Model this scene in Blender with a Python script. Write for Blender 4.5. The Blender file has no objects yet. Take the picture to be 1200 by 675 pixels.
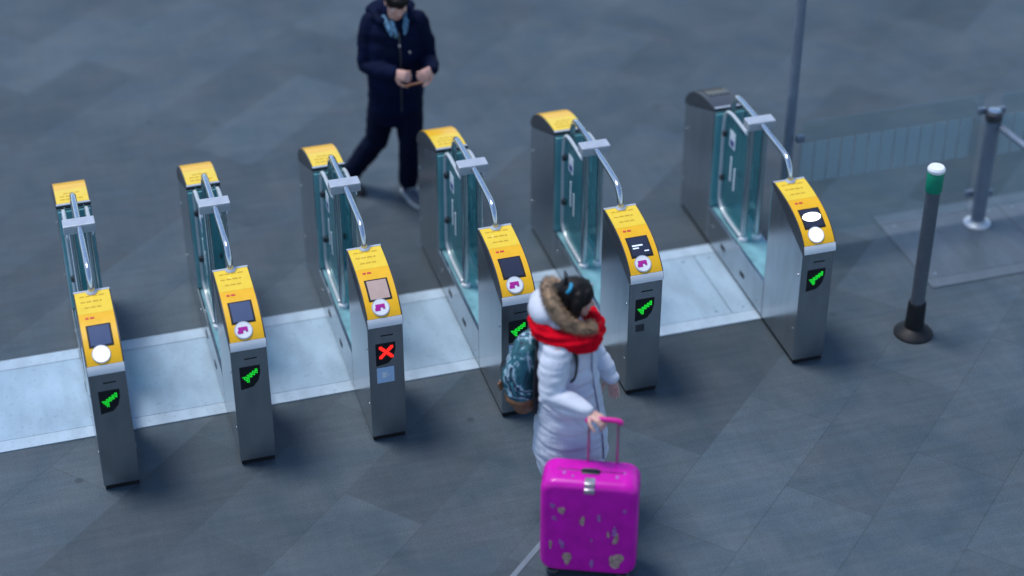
import bpy, bmesh, math, random
from math import sin, cos, pi, radians
from mathutils import Vector, Matrix, noise

random.seed(7)
scene = bpy.context.scene
col = scene.collection

# ------------------------------------------------------------------ materials
MATS = {}


def new_mat(name):
    m = bpy.data.materials.new(name)
    m.use_nodes = True
    nt = m.node_tree
    b = nt.nodes['Principled BSDF']
    MATS[name] = m
    return m, nt, b


def N(nt, kind, **kw):
    n = nt.nodes.new(kind)
    for k, v in kw.items():
        setattr(n, k, v)
    return n


def plain(name, c, rough=.5, metal=0., var=.12, scale=18., bump=0., bscale=200., spec=.5, coat=0., stretch=None, emit=None, estr=0.,
          sheen=0.):
    """Principled material whose colour and gloss wander a little, with optional fine bump."""
    m, nt, b = new_mat(name)
    geo = N(nt, 'ShaderNodeTexCoord')
    vec = geo.outputs['Object']
    if stretch:
        mp = N(nt, 'ShaderNodeMapping')
        mp.inputs['Scale'].default_value = stretch
        nt.links.new(vec, mp.inputs['Vector'])
        vec = mp.outputs['Vector']
    nz = N(nt, 'ShaderNodeTexNoise')
    nz.inputs['Scale'].default_value = scale
    nz.inputs['Detail'].default_value = 5
    nt.links.new(vec, nz.inputs['Vector'])
    rp = N(nt, 'ShaderNodeValToRGB')
    rp.color_ramp.elements[0].position = .3
    rp.color_ramp.elements[1].position = .7
    rp.color_ramp.elements[0].color = (*[x * (1 - var) for x in c], 1)
    rp.color_ramp.elements[1].color = (*[min(1, x * (1 + var)) for x in c], 1)
    nt.links.new(nz.outputs['Fac'], rp.inputs['Fac'])
    nt.links.new(rp.outputs['Color'], b.inputs['Base Color'])
    mr = N(nt, 'ShaderNodeMapRange')
    mr.inputs['To Min'].default_value = max(.02, rough * .8)
    mr.inputs['To Max'].default_value = min(1, rough * 1.25)
    nt.links.new(nz.outputs['Fac'], mr.inputs['Value'])
    nt.links.new(mr.outputs['Result'], b.inputs['Roughness'])
    b.inputs['Metallic'].default_value = metal
    b.inputs['Specular IOR Level'].default_value = spec
    b.inputs['Coat Weight'].default_value = coat
    if sheen:
        b.inputs['Sheen Weight'].default_value = sheen
    if bump:
        n2 = N(nt, 'ShaderNodeTexNoise')
        n2.inputs['Scale'].default_value = bscale
        n2.inputs['Detail'].default_value = 4
        nt.links.new(vec, n2.inputs['Vector'])
        bp = N(nt, 'ShaderNodeBump')
        bp.inputs['Strength'].default_value = bump
        bp.inputs['Distance'].default_value = .01
        nt.links.new(n2.outputs['Fac'], bp.inputs['Height'])
        nt.links.new(bp.outputs['Normal'], b.inputs['Normal'])
    if emit:
        b.inputs['Emission Color'].default_value = (*emit, 1)
        b.inputs['Emission Strength'].default_value = estr
    return m


plain('steel', (.42, .45, .475), .19, .95, .10, 2.2, .04, 60., stretch=(6, 6, 1.2))
plain('steel_bright', (.62, .64, .66), .22, 1., .05, 30.)
plain('tube_satin', (.56, .60, .62), .30, .35, .05, 20.)
plain('inlay_grey', (.15, .19, .23), .5, 0, .2, 3.)
plain('bracket_grey', (.55, .58, .62), .35, .5, .05, 20.)
plain('black_plastic', (.009, .010, .013), .55, 0, .2, 20., spec=.3)
plain('charcoal', (.035, .038, .045), .38, 0, .2, 20.)
plain('dark_cover', (.05, .054, .066), .38, .3, .15, 12.)
plain('brown_screen', (.025, .018, .018), .2, 0, .2, 12.)
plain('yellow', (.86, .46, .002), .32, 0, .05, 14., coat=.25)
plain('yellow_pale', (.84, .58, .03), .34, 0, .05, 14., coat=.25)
plain('ochre', (.55, .33, .015), .5)
plain('red_mark', (.6, .03, .03), .5)
plain('white_plastic', (.78, .80, .82), .35, 0, .04, 14.)
plain('magenta_ink', (.45, .01, .30), .4)
plain('sticker_blue', (.42, .60, .82), .45, 0, .06, 30.)
plain('navy_ink', (.01, .03, .22), .4)
plain('sticker_white', (.72, .78, .82), .45, 0, .05, 30.)
plain('teal_panel', (.11, .33, .36), .15, 0, .12, 4., spec=.7, coat=.4)
plain('sill_teal', (.16, .34, .38), .22, 0, .25, 8., spec=.6)
plain('green_band', (.0, .23, .13), .4, 0, .08, 20.)
plain('pole_grey', (.14, .16, .19), .38, .5, .08, 12.)
plain('post_grey', (.20, .24, .30), .35, .4, .08, 12.)
plain('case_pink', (.58, .002, .39), .36, 0, .14, 9., .10, 160., spec=.35, coat=.12)
plain('case_seam', (.18, .002, .15), .4)
plain('pink_plastic', (.65, .01, .28), .35)
plain('rod_metal', (.42, .30, .33), .3, .8, .05, 20.)
plain('latch_metal', (.6, .58, .6), .3, .8, .05, 20.)
plain('petal_gold', (.40, .25, .22), .5, 0, .45, 45.)
plain('petal_lilac', (.34, .11, .38), .5, 0, .45, 45.)
plain('skin', (.60, .34, .28), .5, 0, .12, 30., .05, 300.)
plain('eye_white', (.7, .68, .66), .2)
plain('hair', (.007, .0045, .0045), .5, 0, .4, 60., .5, 120., stretch=(1, 1, .25), spec=.25)
plain('fur', (.30, .20, .12), .8, 0, .75, 26., sheen=.2)
plain('coat', (.56, .60, .69), .62, 0, .07, 10., .35, 42., sheen=.15)
plain('coat_zip', (.16, .16, .24), .5)
plain('scarf_red', (.62, .0015, .014), .9, 0, .18, 22., .5, 260., spec=.08)
plain('navy_jacket', (.0018, .0055, .026), .75, 0, .3, 9., .25, 60., spec=.10)
plain('navy_denim', (.003, .006, .022), .8, 0, .35, 14., .3, 240., spec=.1)
plain('blue_shirt', (.08, .19, .30), .8, 0, .7, 45.)
plain('black_trousers', (.010, .011, .016), .7, 0, .3, 20.)
plain('shoe_grey', (.05, .065, .10), .6, 0, .3, 40.)
plain('shoe_sole', (.55, .58, .60), .6, 0, .12, 30.)
plain('black_strap', (.010, .011, .014), .7, 0, .2, 60., .3, 400.)
plain('leather_brown', (.17, .075, .035), .5, 0, .25, 30., .2, 120.)
plain('phone_case', (.30, .12, .05), .4)
plain('hair_tie', (.02, .30, .50), .5)
plain('led_green', (.01, .2, .02), .4, emit=(.01, .80, .04), estr=.85)
plain('led_red', (.2, .01, .01), .4, emit=(1., .015, .01), estr=1.1)
plain('screen_dark', (.012, .014, .025), .12, 0, .2, 10., emit=(.10, .13, .28), estr=.10)
plain('screen_pink', (.20, .17, .17), .14, 0, .2, 10., emit=(.62, .45, .42), estr=.28)
plain('screen_blue', (.025, .03, .06), .12, 0, .2, 10., emit=(.12, .19, .42), estr=.24)
plain('screen_white', (.6, .6, .6), .12, 0, .1, 10., emit=(1, 1, 1), estr=1.1)  # emission standing in for a reflected glare on a screen
plain('reader_lit', (.8, .8, .8), .3, emit=(1, 1, 1), estr=.35)  # white reader disc with glare put in as emission
plain('screen_ink', (.5, .55, .6), .4, emit=(.6, .7, 1.), estr=.5)


def glass(name, tint, rough=.02, body=.0):
    m, nt, b = new_mat(name)
    nt.nodes.remove(b)
    out = nt.nodes['Material Output']
    tr = N(nt, 'ShaderNodeBsdfTransparent')
    tr.inputs['Color'].default_value = (*tint, 1)
    gl = N(nt, 'ShaderNodeBsdfGlossy')
    gl.inputs['Roughness'].default_value = rough
    gl.inputs['Color'].default_value = (.8, .95, .95, 1)
    fr = N(nt, 'ShaderNodeFresnel')
    ge = N(nt, 'ShaderNodeNewGeometry')
    mr = N(nt, 'ShaderNodeMapRange')
    mr.inputs['To Min'].default_value = 1.5
    mr.inputs['To Max'].default_value = 1 / 1.5
    nt.links.new(ge.outputs['Backfacing'], mr.inputs['Value'])
    nt.links.new(mr.outputs['Result'], fr.inputs['IOR'])
    mx = N(nt, 'ShaderNodeMixShader')
    nt.links.new(fr.outputs['Fac'], mx.inputs['Fac'])
    nt.links.new(tr.outputs[0], mx.inputs[1])
    nt.links.new(gl.outputs[0], mx.inputs[2])
    df = N(nt, 'ShaderNodeBsdfDiffuse')
    df.inputs['Color'].default_value = (.10, .40, .44, 1)
    m2 = N(nt, 'ShaderNodeMixShader')
    m2.inputs['Fac'].default_value = body
    nt.links.new(mx.outputs[0], m2.inputs[1])
    nt.links.new(df.outputs[0], m2.inputs[2])
    nt.links.new(m2.outputs[0], out.inputs['Surface'])
    return m


glass('glass_teal', (.56, .80, .82), body=.12)
glass('glass_clear', (.93, .965, .97), body=.02)


def frosted():
    m, nt, b = new_mat('frosted_film')
    out = nt.nodes['Material Output']
    tr = N(nt, 'ShaderNodeBsdfTransparent')
    tr.inputs['Color'].default_value = (.9, .95, .95, 1)
    b.inputs['Base Color'].default_value = (.42, .52, .56, 1)
    b.inputs['Roughness'].default_value = .6
    mx = N(nt, 'ShaderNodeMixShader')
    mx.inputs['Fac'].default_value = .62
    nt.links.new(tr.outputs[0], mx.inputs[1])
    nt.links.new(b.outputs[0], mx.inputs[2])
    nt.links.new(mx.outputs[0], out.inputs['Surface'])


frosted()


def camo():
    m, nt, b = new_mat('leaf_print')
    tc = N(nt, 'ShaderNodeTexCoord')
    mp = N(nt, 'ShaderNodeMapping')
    mp.inputs['Scale'].default_value = (1, 1, .55)
    mp.inputs['Rotation'].default_value = (.5, .3, .4)
    nt.links.new(tc.outputs['Object'], mp.inputs['Vector'])
    n1 = N(nt, 'ShaderNodeTexNoise')
    n1.inputs['Scale'].default_value = 9
    n1.inputs['Detail'].default_value = 3.5
    n1.inputs['Distortion'].default_value = .9
    nt.links.new(mp.outputs['Vector'], n1.inputs['Vector'])
    rp = N(nt, 'ShaderNodeValToRGB')
    rp.color_ramp.interpolation = 'CONSTANT'
    els = rp.color_ramp.elements
    els[0].position = 0
    els[0].color = (.006, .014, .03, 1)
    els[1].position = .38
    els[1].color = (.012, .075, .10, 1)
    for p, c in ((.47, (.025, .14, .18)), (.515, (.36, .50, .60)), (.55, (.010, .035, .07)), (.605, (.03, .17, .21)), (.64, (.48, .60, .70))):
        e = els.new(p)
        e.color = (*c, 1)
    nt.links.new(n1.outputs['Fac'], rp.inputs['Fac'])
    nt.links.new(rp.outputs['Color'], b.inputs['Base Color'])
    b.inputs['Roughness'].default_value = .75


camo()


def ground_mat():
    m, nt, b = new_mat('slate_paving')
    L = nt.links.new
    geo = N(nt, 'ShaderNodeNewGeometry')

    def mapping(rot, sc=(1, 1, 1), off=(0, 0, 0)):
        mp = N(nt, 'ShaderNodeMapping')
        mp.inputs['Rotation'].default_value = (0, 0, rot)
        mp.inputs['Scale'].default_value = sc
        mp.inputs['Location'].default_value = off
        L(geo.outputs['Position'], mp.inputs['Vector'])
        return mp.outputs['Vector']

    def noise_tex(vec, s, d=5, dist=0.):
        n = N(nt, 'ShaderNodeTexNoise')
        n.inputs['Scale'].default_value = s
        n.inputs['Detail'].default_value = d
        n.inputs['Distortion'].default_value = dist
        L(vec, n.inputs['Vector'])
        return n.outputs['Fac']

    def math_node(op, a, c):
        n = N(nt, 'ShaderNodeMath', operation=op)
        for i, v in enumerate((a, c)):
            if isinstance(v, (int, float)):
                n.inputs[i].default_value = v
            else:
                L(v, n.inputs[i])
        return n.outputs[0]

    def ramp(fac, p0, p1, v0, v1):
        n = N(nt, 'ShaderNodeMapRange')
        n.inputs['From Min'].default_value = p0
        n.inputs['From Max'].default_value = p1
        n.inputs['To Min'].default_value = v0
        n.inputs['To Max'].default_value = v1
        L(fac, n.inputs['Value'])
        return n.outputs['Result']

    def bricks(rot, w, h, off, mortar, bias=0.):
        br = N(nt, 'ShaderNodeTexBrick')
        br.inputs['Scale'].default_value = 1
        br.inputs['Brick Width'].default_value = w
        br.inputs['Row Height'].default_value = h
        br.inputs['Mortar Size'].default_value = mortar
        br.inputs['Mortar Smooth'].default_value = .4
        br.inputs['Color1'].default_value = (0, 0, 0, 1)
        br.inputs['Color2'].default_value = (1, 1, 1, 1)
        br.inputs['Mortar'].default_value = (.5, .5, .5, 1)
        br.inputs['Bias'].default_value = bias
        L(mapping(rot, off=off), br.inputs['Vector'])
        return br

    big = bricks(radians(-43), 1.45, .58, (.31, .13, 0), .0055)
    fine = bricks(radians(47), .62, .21, (.05, .02, 0), .003)
    world = mapping(0)
    patch = noise_tex(world, .55, 4, .6)
    mid = noise_tex(world, 2.6, 6, .4)
    grain = noise_tex(world, 95, 3)
    streak = noise_tex(mapping(radians(-43), (.9, 9, 1)), 2.2, 5, .3)
    streak2 = noise_tex(mapping(0, (10, .8, 1)), 2.0, 4, .2)
    # tone of each slab, then wear, then dirt
    v = ramp(big.outputs['Color'], 0, 1, .80, 1.20)
    v = math_node('MULTIPLY', v, ramp(fine.outputs['Color'], 0, 1, .965, 1.035))
    v = math_node('MULTIPLY', v, ramp(patch, .3, .7, .86, 1.14))
    v = math_node('MULTIPLY', v, ramp(mid, .25, .75, .88, 1.12))
    v = math_node('MULTIPLY', v, ramp(streak, .3, .7, .90, 1.10))
    v = math_node('MULTIPLY', v, ramp(streak2, .3, .7, .95, 1.05))
    v = math_node('MULTIPLY', v, ramp(grain, .3, .7, .80, 1.20))
    j = math_node('MULTIPLY', big.outputs['Fac'], .12)
    j2 = math_node('MULTIPLY', fine.outputs['Fac'], .05)
    v = math_node('MULTIPLY', v, math_node('SUBTRACT', 1.0, math_node('ADD', j, j2)))
    # scattered dark gum spots
    vo = N(nt, 'ShaderNodeTexVoronoi')
    vo.inputs['Scale'].default_value = 1.7
    L(world, vo.inputs['Vector'])
    spot = ramp(vo.outputs['Distance'], .03, .06, .62, 1.0)
    v = math_node('MULTIPLY', v, spot)
    hue = N(nt, 'ShaderNodeMix', data_type='RGBA')
    hue.inputs['A'].default_value = (.047, .072, .091, 1)
    hue.inputs['B'].default_value = (.057, .076, .091, 1)
    L(ramp(mid, .35, .65, 0, 1), hue.inputs['Factor'])
    mul = N(nt, 'ShaderNodeMix', data_type='RGBA', blend_type='MULTIPLY')
    mul.inputs['Factor'].default_value = 1
    L(hue.outputs['Result'], mul.inputs['A'])
    L(v, mul.inputs['B'])
    L(mul.outputs['Result'], b.inputs['Base Color'])
    L(ramp(mid, .3, .7, .48, .68), b.inputs['Roughness'])
    b.inputs['Specular IOR Level'].default_value = .35
    bp = N(nt, 'ShaderNodeBump')
    bp.inputs['Strength'].default_value = .25
    bp.inputs['Distance'].default_value = .004
    L(math_node('SUBTRACT', grain, math_node('MULTIPLY', big.outputs['Fac'], .35)), bp.inputs['Height'])
    L(bp.outputs['Normal'], b.inputs['Normal'])
    return m


ground_mat()


def strip_mat(name, c):
    """trodden plate: scuffs, grey foot traffic and small spots over one base tone"""
    m, nt, b = new_mat(name)
    L = nt.links.new
    geo = N(nt, 'ShaderNodeNewGeometry')

    def nz(scale, sx, sy, detail, p0, p1, v0, v1):
        mp = N(nt, 'ShaderNodeMapping')
        mp.inputs['Scale'].default_value = (sx, sy, 1)
        L(geo.outputs['Position'], mp.inputs['Vector'])
        n = N(nt, 'ShaderNodeTexNoise')
        n.inputs['Scale'].default_value = scale
        n.inputs['Detail'].default_value = detail
        L(mp.outputs['Vector'], n.inputs['Vector'])
        r = N(nt, 'ShaderNodeMapRange')
        for k, v in zip(('From Min', 'From Max', 'To Min', 'To Max'), (p0, p1, v0, v1)):
            r.inputs[k].default_value = v
        L(n.outputs['Fac'], r.inputs['Value'])
        return r.outputs['Result']

    def mul(p, q):
        n = N(nt, 'ShaderNodeMath', operation='MULTIPLY')
        L(p, n.inputs[0])
        L(q, n.inputs[1])
        return n.outputs[0]
    v = mul(nz(1.5, 1, 1, 5, .3, .7, .90, 1.08), nz(9, 1, .35, 6, .35, .62, .88, 1.04))
    v = mul(v, nz(38, 1, 1, 3, .26, .40, .78, 1.0))
    mx = N(nt, 'ShaderNodeMix', data_type='RGBA', blend_type='MULTIPLY')
    mx.inputs['Factor'].default_value = 1
    mx.inputs['A'].default_value = (*c, 1)
    L(v, mx.inputs['B'])
    L(mx.outputs['Result'], b.inputs['Base Color'])
    L(nz(5, 1, .4, 5, .3, .7, .26, .48), b.inputs['Roughness'])
    return m


strip_mat('pale_plate', (.32, .44, .535))
strip_mat('pale_edge', (.39, .50, .59))
strip_mat('dull_plate', (.092, .118, .142))
strip_mat('dull_edge', (.105, .132, .158))
plain('plate_joint', (.17, .24, .30), .5)

# ------------------------------------------------------------------ mesh helpers


def to_obj(name, bm, mat, parent=None, smooth=None):
    me = bpy.data.meshes.new(name)
    bmesh.ops.recalc_face_normals(bm, faces=bm.faces[:])
    bm.to_mesh(me)
    bm.free()
    return mesh_obj(name, me, mat, parent, smooth)


def mesh_obj(name, me, mat, parent=None, smooth=None):
    if mat and not me.materials:
        me.materials.append(MATS[mat])
    if smooth is not None:
        for p in me.polygons:
            p.use_smooth = True
        if smooth < 3:
            me.set_sharp_from_angle(angle=smooth)
    o = bpy.data.objects.new(name, me)
    col.objects.link(o)
    if parent:
        o.parent = parent
    return o


def tag(o, label, cat, group=None, kind=None):
    o['label'] = label
    o['category'] = cat
    if group:
        o['group'] = group
    if kind:
        o['kind'] = kind
    return o


def empty(name, loc, rz=0., label=None, cat=None, group=None):
    o = bpy.data.objects.new(name, None)
    col.objects.link(o)
    o.location = loc
    o.rotation_euler = (0, 0, rz)
    o.empty_display_size = .1
    if label:
        tag(o, label, cat, group)
    return o


def box(bm, x0, x1, y0, y1, z0, z1, bev=0., seg=2):
    r = bmesh.ops.create_cube(bm, size=1)
    vs = r['verts']
    bmesh.ops.scale(bm, vec=(x1 - x0, y1 - y0, z1 - z0), verts=vs)
    bmesh.ops.translate(bm, vec=((x0 + x1) / 2, (y0 + y1) / 2, (z0 + z1) / 2), verts=vs)
    if bev:
        es = list({e for v in vs for e in v.link_edges})
        bmesh.ops.bevel(bm, geom=es, offset=bev, segments=seg, profile=.5, affect='EDGES')


def prism(bm, prof, x0, x1, bev=0.):
    """profile of (y, z) extruded along x"""
    a = [bm.verts.new((x0, y, z)) for y, z in prof]
    c = [bm.verts.new((x1, y, z)) for y, z in prof]
    n = len(prof)
    fs = [bm.faces.new(a), bm.faces.new(list(reversed(c)))]
    for i in range(n):
        fs.append(bm.faces.new((a[i], c[i], c[(i + 1) % n], a[(i + 1) % n])))
    if bev:
        es = [e for e in fs[0].edges] + [e for e in fs[1].edges]
        bmesh.ops.bevel(bm, geom=es, offset=bev, segments=2, profile=.5, affect='EDGES')


def frames(pts, ref=None):
    pts = [Vector(p) for p in pts]
    out = []
    u = None
    for i, p in enumerate(pts):
        d = (pts[min(i + 1, len(pts) - 1)] - pts[max(i - 1, 0)]).normalized()
        if u is None:
            r = Vector(ref) if ref else (Vector((0, 0, 1)) if abs(d.z) < .9 else Vector((1, 0, 0)))
        else:
            r = u if not ref else Vector(ref)
        u = (r - d * r.dot(d))
        if u.length < 1e-5:
            u = d.orthogonal()
        u.normalize()
        out.append((p, d, u, d.cross(u)))
    return out


def tube(bm, pts, rad, n=12, ref=None, cap=True, closed=False):
    """loft along pts; rad: number, list of numbers or of (r along ref, r across)"""
    fr = frames(pts, ref)
    m = len(fr)
    if not isinstance(rad, (list, tuple)):
        rad = [rad] * m
    rr = [(r if isinstance(r, (list, tuple)) else (r, r)) for r in rad]
    rings = []

    def ring(p, u, w, ru, rw):
        return [bm.verts.new(p + u * (ru * cos(2 * pi * k / n)) + w * (rw * sin(2 * pi * k / n))) for k in range(n)]
    seq = []
    if cap and not closed:
        p, d, u, w = fr[0]
        for t in (1.2, .7):
            e = min(rr[0])
            seq.append((p - d * e * sin(t), u, w, rr[0][0] * cos(t), rr[0][1] * cos(t)))
    for (p, d, u, w), r in zip(fr, rr):
        seq.append((p, u, w, *r))
    if cap and not closed:
        p, d, u, w = fr[-1]
        for t in (.7, 1.2):
            e = min(rr[-1])
            seq.append((p + d * e * sin(t), u, w, rr[-1][0] * cos(t), rr[-1][1] * cos(t)))
    rings = [ring(*s) for s in seq]
    for i in range(len(rings) - 1):
        for k in range(n):
            bm.faces.new((rings[i][k], rings[i][(k + 1) % n], rings[i + 1][(k + 1) % n], rings[i + 1][k]))
    if closed:
        best = 0
        a, c = rings[-1], rings[0]
        best = min(range(n), key=lambda s: sum((a[k].co - c[(k + s) % n].co).length for k in range(n)))
        for k in range(n):
            bm.faces.new((a[k], a[(k + 1) % n], c[(k + 1 + best) % n], c[(k + best) % n]))
    else:
        bm.faces.new(rings[0])
        bm.faces.new(list(reversed(rings[-1])))


def smooth_path(pts, sub=6, closed=False):
    """Catmull-Rom through the points"""
    P = [Vector(p) for p in pts]
    out = []
    n = len(P)
    for i in range(n if closed else n - 1):
        if closed:
            a, b, c, d = P[i - 1], P[i], P[(i + 1) % n], P[(i + 2) % n]
        else:
            a, b, c, d = P[max(i - 1, 0)], P[i], P[i + 1], P[min(i + 2, n - 1)]
        for k in range(sub):
            t = k / sub
            out.append(.5 * ((2 * b) + (c - a) * t + (2 * a - 5 * b + 4 * c - d) * t * t + (3 * b - a - 3 * c + d) * t ** 3))
    if not closed:
        out.append(P[-1])
    return out


def lathe(bm, prof, n=24, c=(0, 0, 0)):
    rings = []
    for r, z in prof:
        rings.append([bm.verts.new((c[0] + r * cos(2 * pi * k / n), c[1] + r * sin(2 * pi * k / n), c[2] + z)) for k in range(n)])
    for i in range(len(rings) - 1):
        for k in range(n):
            bm.faces.new((rings[i][k], rings[i][(k + 1) % n], rings[i + 1][(k + 1) % n], rings[i + 1][k]))
    bm.faces.new(rings[0])
    bm.faces.new(list(reversed(rings[-1])))


def ellipsoid(bm, c, r, rot=None, seg=24):
    ret = bmesh.ops.create_uvsphere(bm, u_segments=seg, v_segments=seg // 2, radius=1)
    M = Matrix.Translation(Vector(c)) @ (rot.to_4x4() if rot else Matrix.Identity(4)) @ Matrix.Diagonal((*r, 1))
    bmesh.ops.transform(bm, matrix=M, verts=ret['verts'])


def remesh(bm, voxel, smooth_it=4, disp=None):
    """fuse overlapping closed shapes into one continuous skin"""
    me = bpy.data.meshes.new('tmp')
    bmesh.ops.recalc_face_normals(bm, faces=bm.faces[:])
    bm.to_mesh(me)
    bm.free()
    o = bpy.data.objects.new('tmp', me)
    col.objects.link(o)
    md = o.modifiers.new('r', 'REMESH')
    md.mode = 'VOXEL'
    md.voxel_size = voxel
    if smooth_it:
        sm = o.modifiers.new('s', 'SMOOTH')
        sm.iterations = smooth_it
        sm.factor = .5
    dg = bpy.context.evaluated_depsgraph_get()
    out = bpy.data.meshes.new_from_object(o.evaluated_get(dg))
    bpy.data.objects.remove(o)
    bpy.data.meshes.remove(me)
    if disp:
        nrm = [v.normal.copy() for v in out.vertices]
        for v, nn in zip(out.vertices, nrm):
            v.co += nn * disp(v.co, nn)
    return out


# ------------------------------------------------------------------ world frame
YAW = radians(-16.5746)
PITCH = radians(34.142)
cam_d = bpy.data.cameras.new('camera')
cam = bpy.data.objects.new('camera', cam_d)
col.objects.link(cam)
cam.location = (-3.61023, -9.51215, 7.73569)
cam.rotation_euler = (pi / 2 - PITCH, 0, YAW)
cam_d.sensor_width = 36
cam_d.lens = 2261.3 / 1200 * 36
cam_d.clip_end = 2000
cam_d.dof.use_dof = True
cam_d.dof.focus_distance = 12.1
cam_d.dof.aperture_fstop = .40
cam_d.dof.aperture_blades = 0
scene.camera = cam
RZ = YAW     # persons' local axes: x = along the picture's horizontal, y = away from the viewer

# ------------------------------------------------------------------ setting
bm = bmesh.new()
S = 400
vs = [bm.verts.new(p) for p in ((-S, -S, 0), (S, -S, 0), (S, S, 0), (-S, S, 0))]
bm.faces.new(vs)
g = to_obj('ground', bm, 'slate_paving')
g['kind'] = 'structure'


def threshold(x0, x1, seams, plate='pale_plate', edge='pale_edge'):
    root = empty('threshold_strip', (0, 0, 0))
    root['kind'] = 'structure'
    for y0, y1, nm, mt in ((.555, .665, 'edge_strip', edge), (1.435, 1.55, 'edge_strip', edge)):
        bm = bmesh.new()
        box(bm, x0, x1, y0, y1, 0.0, .010, .002)
        to_obj(nm, bm, mt, root)
    xs = [x0] + [s for s in seams if x0 < s < x1] + [x1]
    for a, c in zip(xs[:-1], xs[1:]):
        bm = bmesh.new()
        box(bm, a + .0025, c - .0025, .669, 1.431, 0.0, .009, .002)
        to_obj('plate', bm, plate, root)
    # screws in the plates
    for a, c in zip(xs[:-1], xs[1:]):
        for x in (a + .10, c - .10):
            for y in (.72, 1.38):
                bm = bmesh.new()
                lathe(bm, ((.011, .0085), (.011, .0105), (.007, .0115)), 12, (x, y, 0))
                to_obj('plate_screw', bm, 'plate_joint', root, .5)
    return root


GX = [-3.40582, -2.55525, -1.70654, -.84763, 0.0, 1.19168]
GW = .224
seams = []
for i in range(5):
    seams += [GX[i] + GW / 2]
seams += [1.03, -4.20]
threshold(-6.5, 1.30, sorted(seams))
threshold(2.52, 7.5, [3.5, 4.5, 5.5, 6.5], 'dull_plate', 'dull_edge')

# thin pale inlay crossing the paving beside the suitcase
bm = bmesh.new()
d = Vector((.73, .68, 0)).normalized()
p0 = Vector((-2.6, -2.76, 0))
w = Vector((-d.y, d.x, 0)) * .017
q = [p0 - w, p0 + w, p0 + d * 2.42 + w, p0 + d * 2.42 - w]
lo = [bm.verts.new((v.x, v.y, 0)) for v in q]
hi = [bm.verts.new((v.x, v.y, .004)) for v in q]
bm.faces.new(hi)
for i in range(4):
    bm.faces.new((lo[i], lo[(i + 1) % 4], hi[(i + 1) % 4], hi[i]))
o = to_obj('pavement_inlay', bm, 'inlay_grey')
o['kind'] = 'structure'

# ------------------------------------------------------------------ ticket gates
LEN = 2.132
HW = GW / 2
ARC = [(.545, 1.122), (.46, 1.119), (.37, 1.111), (.28, 1.097), (.20, 1.076), (.13, 1.047), (.075, 1.013), (.03, .975), (.003, .943),
       (-.008, .925), (-.013, .905), (-.014, .886)]


def arc_pts():
    pts = [Vector((0, y, z)) for y, z in ARC]
    pts = smooth_path(pts, 5)
    s = [0.]
    for a, c in zip(pts[:-1], pts[1:]):
        s.append(s[-1] + (c - a).length)
    return pts, s


AP, AS = arc_pts()
ATOT = AS[-1]


def on_arc(s):
    s = min(max(s, 0), ATOT - 1e-6)
    for i in range(len(AS) - 1):
        if AS[i + 1] >= s:
            t = (s - AS[i]) / (AS[i + 1] - AS[i])
            p = AP[i].lerp(AP[i + 1], t)
            d = (AP[i + 1] - AP[i]).normalized()
            return p, Vector((0, -d.z, d.y)) if -d.y > 0 and False else Vector((0, d.z, -d.y))
    return AP[-1], Vector((0, -1, 0))


def s_at_y(y):
    for i in range(len(AP) - 1):
        if AP[i + 1].y <= y:
            return AS[i]
    return ATOT


def surf(x, s, off):
    p, n = on_arc(s)
    if n.z < 0:
        n = -n
    if abs(n.z) < 1e-3:
        n = Vector((0, -1, 0))
    return Vector((x, p.y, p.z)) + n * off


def patch(bm, x0, x1, s0, s1, off, thick=.003, rear=False, n=None):
    n = n or max(1, int((s1 - s0) / .02))
    top, bot = [], []
    for i in range(n + 1):
        s = s0 + (s1 - s0) * i / n
        row = [surf(x0, s, off), surf(x1, s, off), surf(x1, s, off - thick), surf(x0, s, off - thick)]
        if rear:
            row = [Vector((v.x, LEN - v.y, v.z)) for v in row]
        top.append([bm.verts.new(v) for v in row])
    for i in range(n):
        for k in range(4):
            bm.faces.new((top[i][k], top[i][(k + 1) % 4], top[i + 1][(k + 1) % 4], top[i + 1][k]))
    bm.faces.new(top[0])
    bm.faces.new(list(reversed(top[-1])))


def disc(bm, x, s, r, off, thick=.003, n=28):
    c0 = surf(x, s, off)
    a = surf(x, s + .01, off) - surf(x, s - .01, off)
    a.normalize()
    nrm = (surf(x, s, off + 1) - c0).normalized()
    u = Vector((1, 0, 0))
    hi = [bm.verts.new(c0 + (u * cos(2 * pi * k / n) + a * sin(2 * pi * k / n)) * r) for k in range(n)]
    lo = [bm.verts.new(v.co - nrm * thick) for v in hi]
    bm.faces.new(hi)
    for k in range(n):
        bm.faces.new((hi[k], hi[(k + 1) % n], lo[(k + 1) % n], lo[k]))


CACHE = {}


def part(key, name, mat, parent, build, smooth=None):
    """one mesh per kind of part, shared by all six gates"""
    if key not in CACHE:
        bm = bmesh.new()
        build(bm)
        o = to_obj(name, bm, mat, parent, smooth)
        CACHE[key] = o.data
        return o
    o = bpy.data.objects.new(name, CACHE[key])
    col.objects.link(o)
    o.parent = parent
    return o


def mirror_prof(prof, rear):
    return [(LEN - y, z) for y, z in prof] if rear else prof


def words(bm, rows, rear, off):
    rnd = random.Random(5)
    for s, x0, x1 in rows:
        x = x0
        while x < x1 - .012:
            wl = min(rnd.uniform(.014, .036), x1 - x)
            patch(bm, x, x + wl, s, s + .010, off, .002, rear, 1)
            x += wl + .008


def screw(bm, x, y, z):
    ellipsoid(bm, (x, y, z), (.005, .0095, .0095), seg=10)


def arrow_cells():
    cells = []
    for i in range(11):
        for k in range(9):
            u, v = i / 10, k / 8         # u right, v up
            t = (u - v * 1.0)
            shaft = abs(v - (.28 + .62 * u)) < .17 and u > .25
            head = u < .5 and v < .62 - (.5 - u) * .1 and v > .62 - 1.25 * u - .22 and v > .05
            if shaft or head:
                cells.append((u, v))
    return cells


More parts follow.
